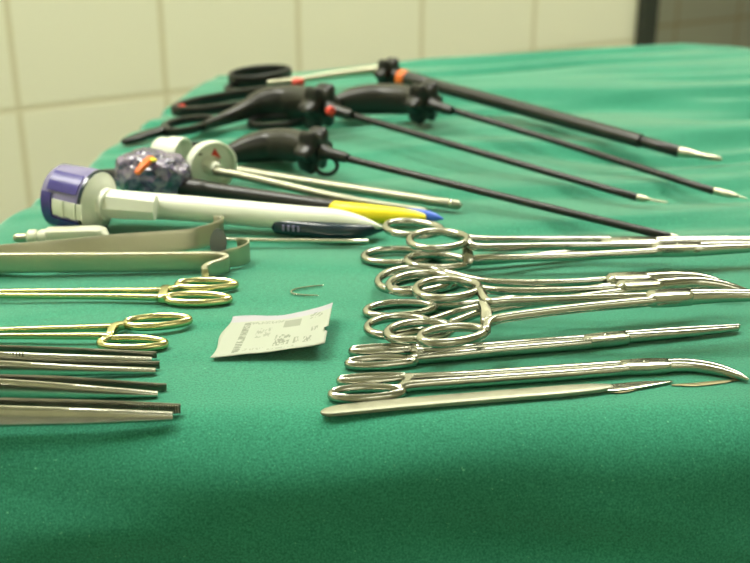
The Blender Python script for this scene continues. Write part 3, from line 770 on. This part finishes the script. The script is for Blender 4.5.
# ------------------------------------------------------------------ laparoscopic instruments
G7 = 'long-shafted keyhole instruments at the back'
def lobed_knob(bm, p, d, R, L, lobes=6):
    return lathe(bm, p - d * L / 2, p + d * L / 2, [(0, R * .6), (.08, R * .85), (.2, R * .95), (.8, R), (.92, R * .9), (1, R * .6)], seg=48, lob=lobes, amp=.17)
def lap(label, knob, kz, KR, shaft, shr, body, loops, bands=(), extra=None, tip=(), sleeve=None):
    r = root('laparoscopic_instrument', label, 'surgical instrument', W(knob[0], knob[1], 0), G7)
    for q in loops:
        bx, kw = q[:6], q[6] if len(q) > 6 else {}
        obj('finger_loop', ring(*bx, **{**dict(ra=.0022, rb=.0032, power=3), **kw}), 'black', r)
    if body: obj('handle_body', trace([(a[0], a[1] + 1.5, a[2] + .001, a[3] * 1.2, a[4] * 1.3) for a in body], seg=20, power=2.6), 'grip', r)
    kp = W(knob[0], knob[1], kz); sp = W(shaft[0][0], shaft[0][1], shaft[0][2]); ep = W(*shaft[-1][:3])
    d = (ep - sp).normalized()
    obj('rotation_knob', lobed_knob(bmesh.new(), kp, d, KR, KR * 1.05), 'black', r)
    obj('neck', lathe(bmesh.new(), kp, kp + d * KR * 2.0, [(0, KR * .42), (.35, KR * .38), (.5, KR * .28), (.9, KR * .26), (1, KR * .2)], seg=24), 'black', r)
    obj('shaft', trace([(a[0], a[1], a[2], shr, shr) for a in shaft], seg=16), 'shaftblk', r)
    for b in bands: obj('colour_band', b[0], b[1], r)
    for t in tip: obj('jaw', trace(t), 'satin', r)
    if extra:
        for nm, bm, m in extra: obj(nm, bm, m, r)
    return r
# back one with the thick sleeve
d4 = (W(635, 135, .008) - W(410, 80, .014)).normalized()
lap('thickest black keyhole instrument, farthest back, with a steel shank and an orange collar', (388, 73), .0160, .0132,
    [(398, 77, .0145), (520, 106.5, .0105), (678, 151.5, .0050)], .0045,
    None,
    [(228, 292, 64, 88, .0070, 3, dict(rb=.0060, ra=.0022)), (171, 301, 84, 117, .0048, 9, dict(rb=.0046, ra=.0032, egg=0)), (224, 300, 76, 96, .004, 3, dict(rb=.0030))],
    bands=[(trace([(181, 110, .0050, .0036, .0050), (183.5, 110.6, .0050, .0036, .0050)], power=3), 'red'), (trace([(294, 82.8, .008, .0038, .0042), (302, 81.6, .008, .0038, .0042)]), 'red'),
           (lathe(bmesh.new(), W(400, 77.8, .0145), W(407, 79.5, .0143), [(0, .0074), (.1, .0080), (.9, .0080), (1, .0074)], seg=24), 'orange')],
    extra=[('steel_shank', trace([(268, 83, .009, .0022, .0024), (300, 79.5, .010, .0030, .0030), (335, 74.5, .012, .0038, .0036), (365, 71, .014, .0044, .0042), (386, 69.5, .015, .0048, .0046)], seg=14), 'satin'),
           ('sleeve', trace([(408, 79.5, .0143, .0075, .0075), (424, 83, .0140, .0066, .0066), (440, 87, .0134, .0058, .0058), (530, 110.8, .0102, .0058, .0058), (632, 138.8, .0068, .0056, .0056), (636, 140.2, .0066, .0046, .0046)], seg=20), 'grip')],
    tip=[[(676, 151, .0050, .0040, .0040), (688, 153, .0048, .0040, .0036), (700, 154, .0052, .0030, .0014), (712, 156, .0048, .0022, .0012), (721, 158, .0040, .001, .001)],
         [(688, 154.5, .0030, .0036, .0014), (702, 157, .0026, .0030, .0012), (714, 159.5, .0024, .0018, .001), (722, 160, .0024, .0008, .0008)]])
lap('black keyhole instrument whose knob sits right of the others, second from the back', (423, 102), .0192, .0160,
    [(432, 104, .0175), (560, 142.5, .0085), (713, 191, .0035)], .0027,
    [(326, 102, .009, .0020, .0024), (340, 101, .011, .0055, .0060), (360, 98.5, .012, .0092, .0092), (385, 97.5, .013, .0098, .0098), (408, 98.5, .015, .0092, .0092), (418, 100, .018, .006, .006)],
    [(318, 350, 95, 110, .004, 1)],
    extra=[('cleaning_port', lathe(bmesh.new(), W(425, 96, .018), W(426, 90, .027), [(0, .004), (.7, .004), (1, .003)], seg=16), 'grip'),
           ('release_lever', trace([(412, 112, .005, .0034, .0038), (424, 114, .005, .0046, .0044), (434, 113, .005, .0036, .0038)], power=4), 'black')],
    tip=[[(712, 190.5, .0035, .0026, .0026), (728, 194, .0030, .0025, .0024), (737, 196, .0028, .0016, .0014)], [(736, 196, .0022, .0009, .0008), (747, 198.5, .0018, .0004, .0004)]])
lap('black keyhole instrument with a pointed loop handle at far left and a red dot', (319, 106), .0205, .0172,
    [(330, 109, .0185), (480, 152.5, .0105), (637, 197.5, .0032)], .0027,
    [(205, 124, .006, .0022, .0028), (225, 117, .008, .0036, .0042), (245, 109, .010, .0052, .0060), (262, 102.5, .012, .0088, .0090), (285, 99.5, .0135, .0100, .0102), (305, 101, .0155, .0096, .0098), (316, 104, .0185, .0065, .0065)],
    [(160, 217, 113, 137, .0045, 4, dict(rb=.0036, ra=.0028)), (247, 308, 112, 131, .0035, 2)],
    bands=[(lathe(bmesh.new(), W(328.5, 110.5, .0225), W(332.5, 112.0, .0222), [(0, .0032), (.1, .0038), (.9, .0038), (1, .0032)], seg=24), 'red')],
    extra=[('loop_tail', trace([(168, 129, .0045, .0040, .0036), (150, 134, .0042, .0052, .0034), (133, 139.5, .004, .0046, .003), (124, 142, .004, .0028, .0024)], power=3), 'black'),
           ('cleaning_port', lathe(bmesh.new(), W(315, 99, .019), W(316, 92, .0285), [(0, .0045), (.7, .0045), (1, .0034)], seg=16), 'grip')],
    tip=[[(636, 197.3, .0032, .0026, .0026), (645, 199, .003, .0024, .0022), (650, 199.5, .003, .0014, .001)], [(649, 199, .0034, .0007, .0005), (668, 202, .0030, .0003, .0003)], [(649, 200, .0022, .0007, .0005), (666, 203, .002, .0003, .0003)]])
lap('frontmost black keyhole instrument, its handle running behind the white trocars', (313, 149.5), .0182, .0152,
    [(325, 153, .0165), (500, 196, .0095), (670, 237, .0030)], .0027,
    [(205, 158, .006, .0030, .0034), (228, 153.5, .008, .0046, .0052), (248, 147.5, .010, .0074, .0078), (272, 143.5, .0115, .0092, .0092), (295, 144, .0145, .0090, .0090), (308, 147, .0165, .006, .006)],
    [(228, 306, 145, 162, .0030, 1, dict(rb=.0018, ra=.0018)), (140, 222, 140, 160, .0035, 4)],
    extra=[('cleaning_port', lathe(bmesh.new(), W(310, 143, .0175), W(311, 138, .0250), [(0, .004), (.7, .004), (1, .003)], seg=16), 'grip')],
    tip=[[(669, 236.6, .003, .0026, .0026), (676, 238, .0028, .0024, .0022), (682, 239, .0026, .0014, .001)], [(680, 238.5, .0026, .0010, .0008), (690, 240, .0022, .0004, .0004)]])
# small ring hook on its knob
rk = [o for o in bpy.data.objects if o.type == 'EMPTY' and str(o.get('label', '')).startswith('frontmost black')][0]
bm = bmesh.new(); cc = W(326.5, 165.5, .0088); P = []
for i in range(28):
    t = 2 * math.pi * i / 28; P.append(cc + Vector((math.cos(t) * .0078, 0.001 * math.sin(t), math.sin(t) * .0064)))
sweep(bm, P, (.0016, .0016), seg=10, closed=True, up=Vector((0, 1, 0.01)))
obj('hook_ring', bm, 'black', rk)

# ------------------------------------------------------------------ paper packet and suture needle
def paper():
    TL, BLc, BR, TR = W(232, 316.5, .0015), W(210, 357.5, .0014), W(325, 353, .0030), W(333, 313, .0030)
    nu, nv = 34, 22; bm = bmesh.new(); uvl = bm.loops.layers.uv.new('UVMap'); g = []
    for j in range(nv + 1):
        v = j / nv; row = []
        for i in range(nu + 1):
            u = i / nu
            p = BLc * (1 - u) * (1 - v) + BR * u * (1 - v) + TL * (1 - u) * v + TR * u * v
            lift = .0040 * max(0, u - .35) ** 1.5 * (1 - v) * 2.0 + .0120 * max(0, u - .45) ** 2 * (0.4 + v * 1.4) + .0016 * math.sin(u * 3.1) * (1 - v) + .0010 * noise.noise(Vector((u * 3, v * 2, 1)))
            p = p + Vector((0, 0, max(0, lift)))
            # worn notch in the right edge and wavy borders
            if i == nu and 0.28 < v < 0.40: p.x -= .0022
            if i == 0 : p.x += .0010 * math.sin(v * 9)
            if j == nv: p.y += .0008 * math.sin(u * 11)
            row.append(bm.verts.new(p))
        g.append(row)
    for j in range(nv):
        for i in range(nu):
            f = bm.faces.new((g[j][i], g[j][i + 1], g[j + 1][i + 1], g[j + 1][i]))
            for l, (a, b) in zip(f.loops, ((i, j), (i + 1, j), (i + 1, j + 1), (i, j + 1))): l[uvl].uv = (a / nu, b / nv)
    o = obj('suture_packet', bm, 'paper', ang=180)
    rehome(o, W(265, 335, 0))
    md = o.modifiers.new('thickness', 'SOLIDIFY'); md.thickness = .0003
    tag(o, 'crumpled pale printed paper packet lying in the middle of the green cloth', 'paper packet')
paper()
bm = trace([(323, 285.2, .0008, .0004, .0004), (308, 286.8, .0008, .0005, .0005), (296, 289, .0008, .0005, .0005), (291, 291.8, .0008, .0005, .0005), (296, 294.2, .0008, .0005, .0005), (306, 295.2, .0008, .0005, .0005), (318, 295.4, .0008, .0003, .0003)], seg=8)
o = obj('suture_needle', bm, 'steel'); rehome(o, W(305, 291, 0)); tag(o, 'tiny curved suture needle behind the paper packet', 'needle')
cleanup()
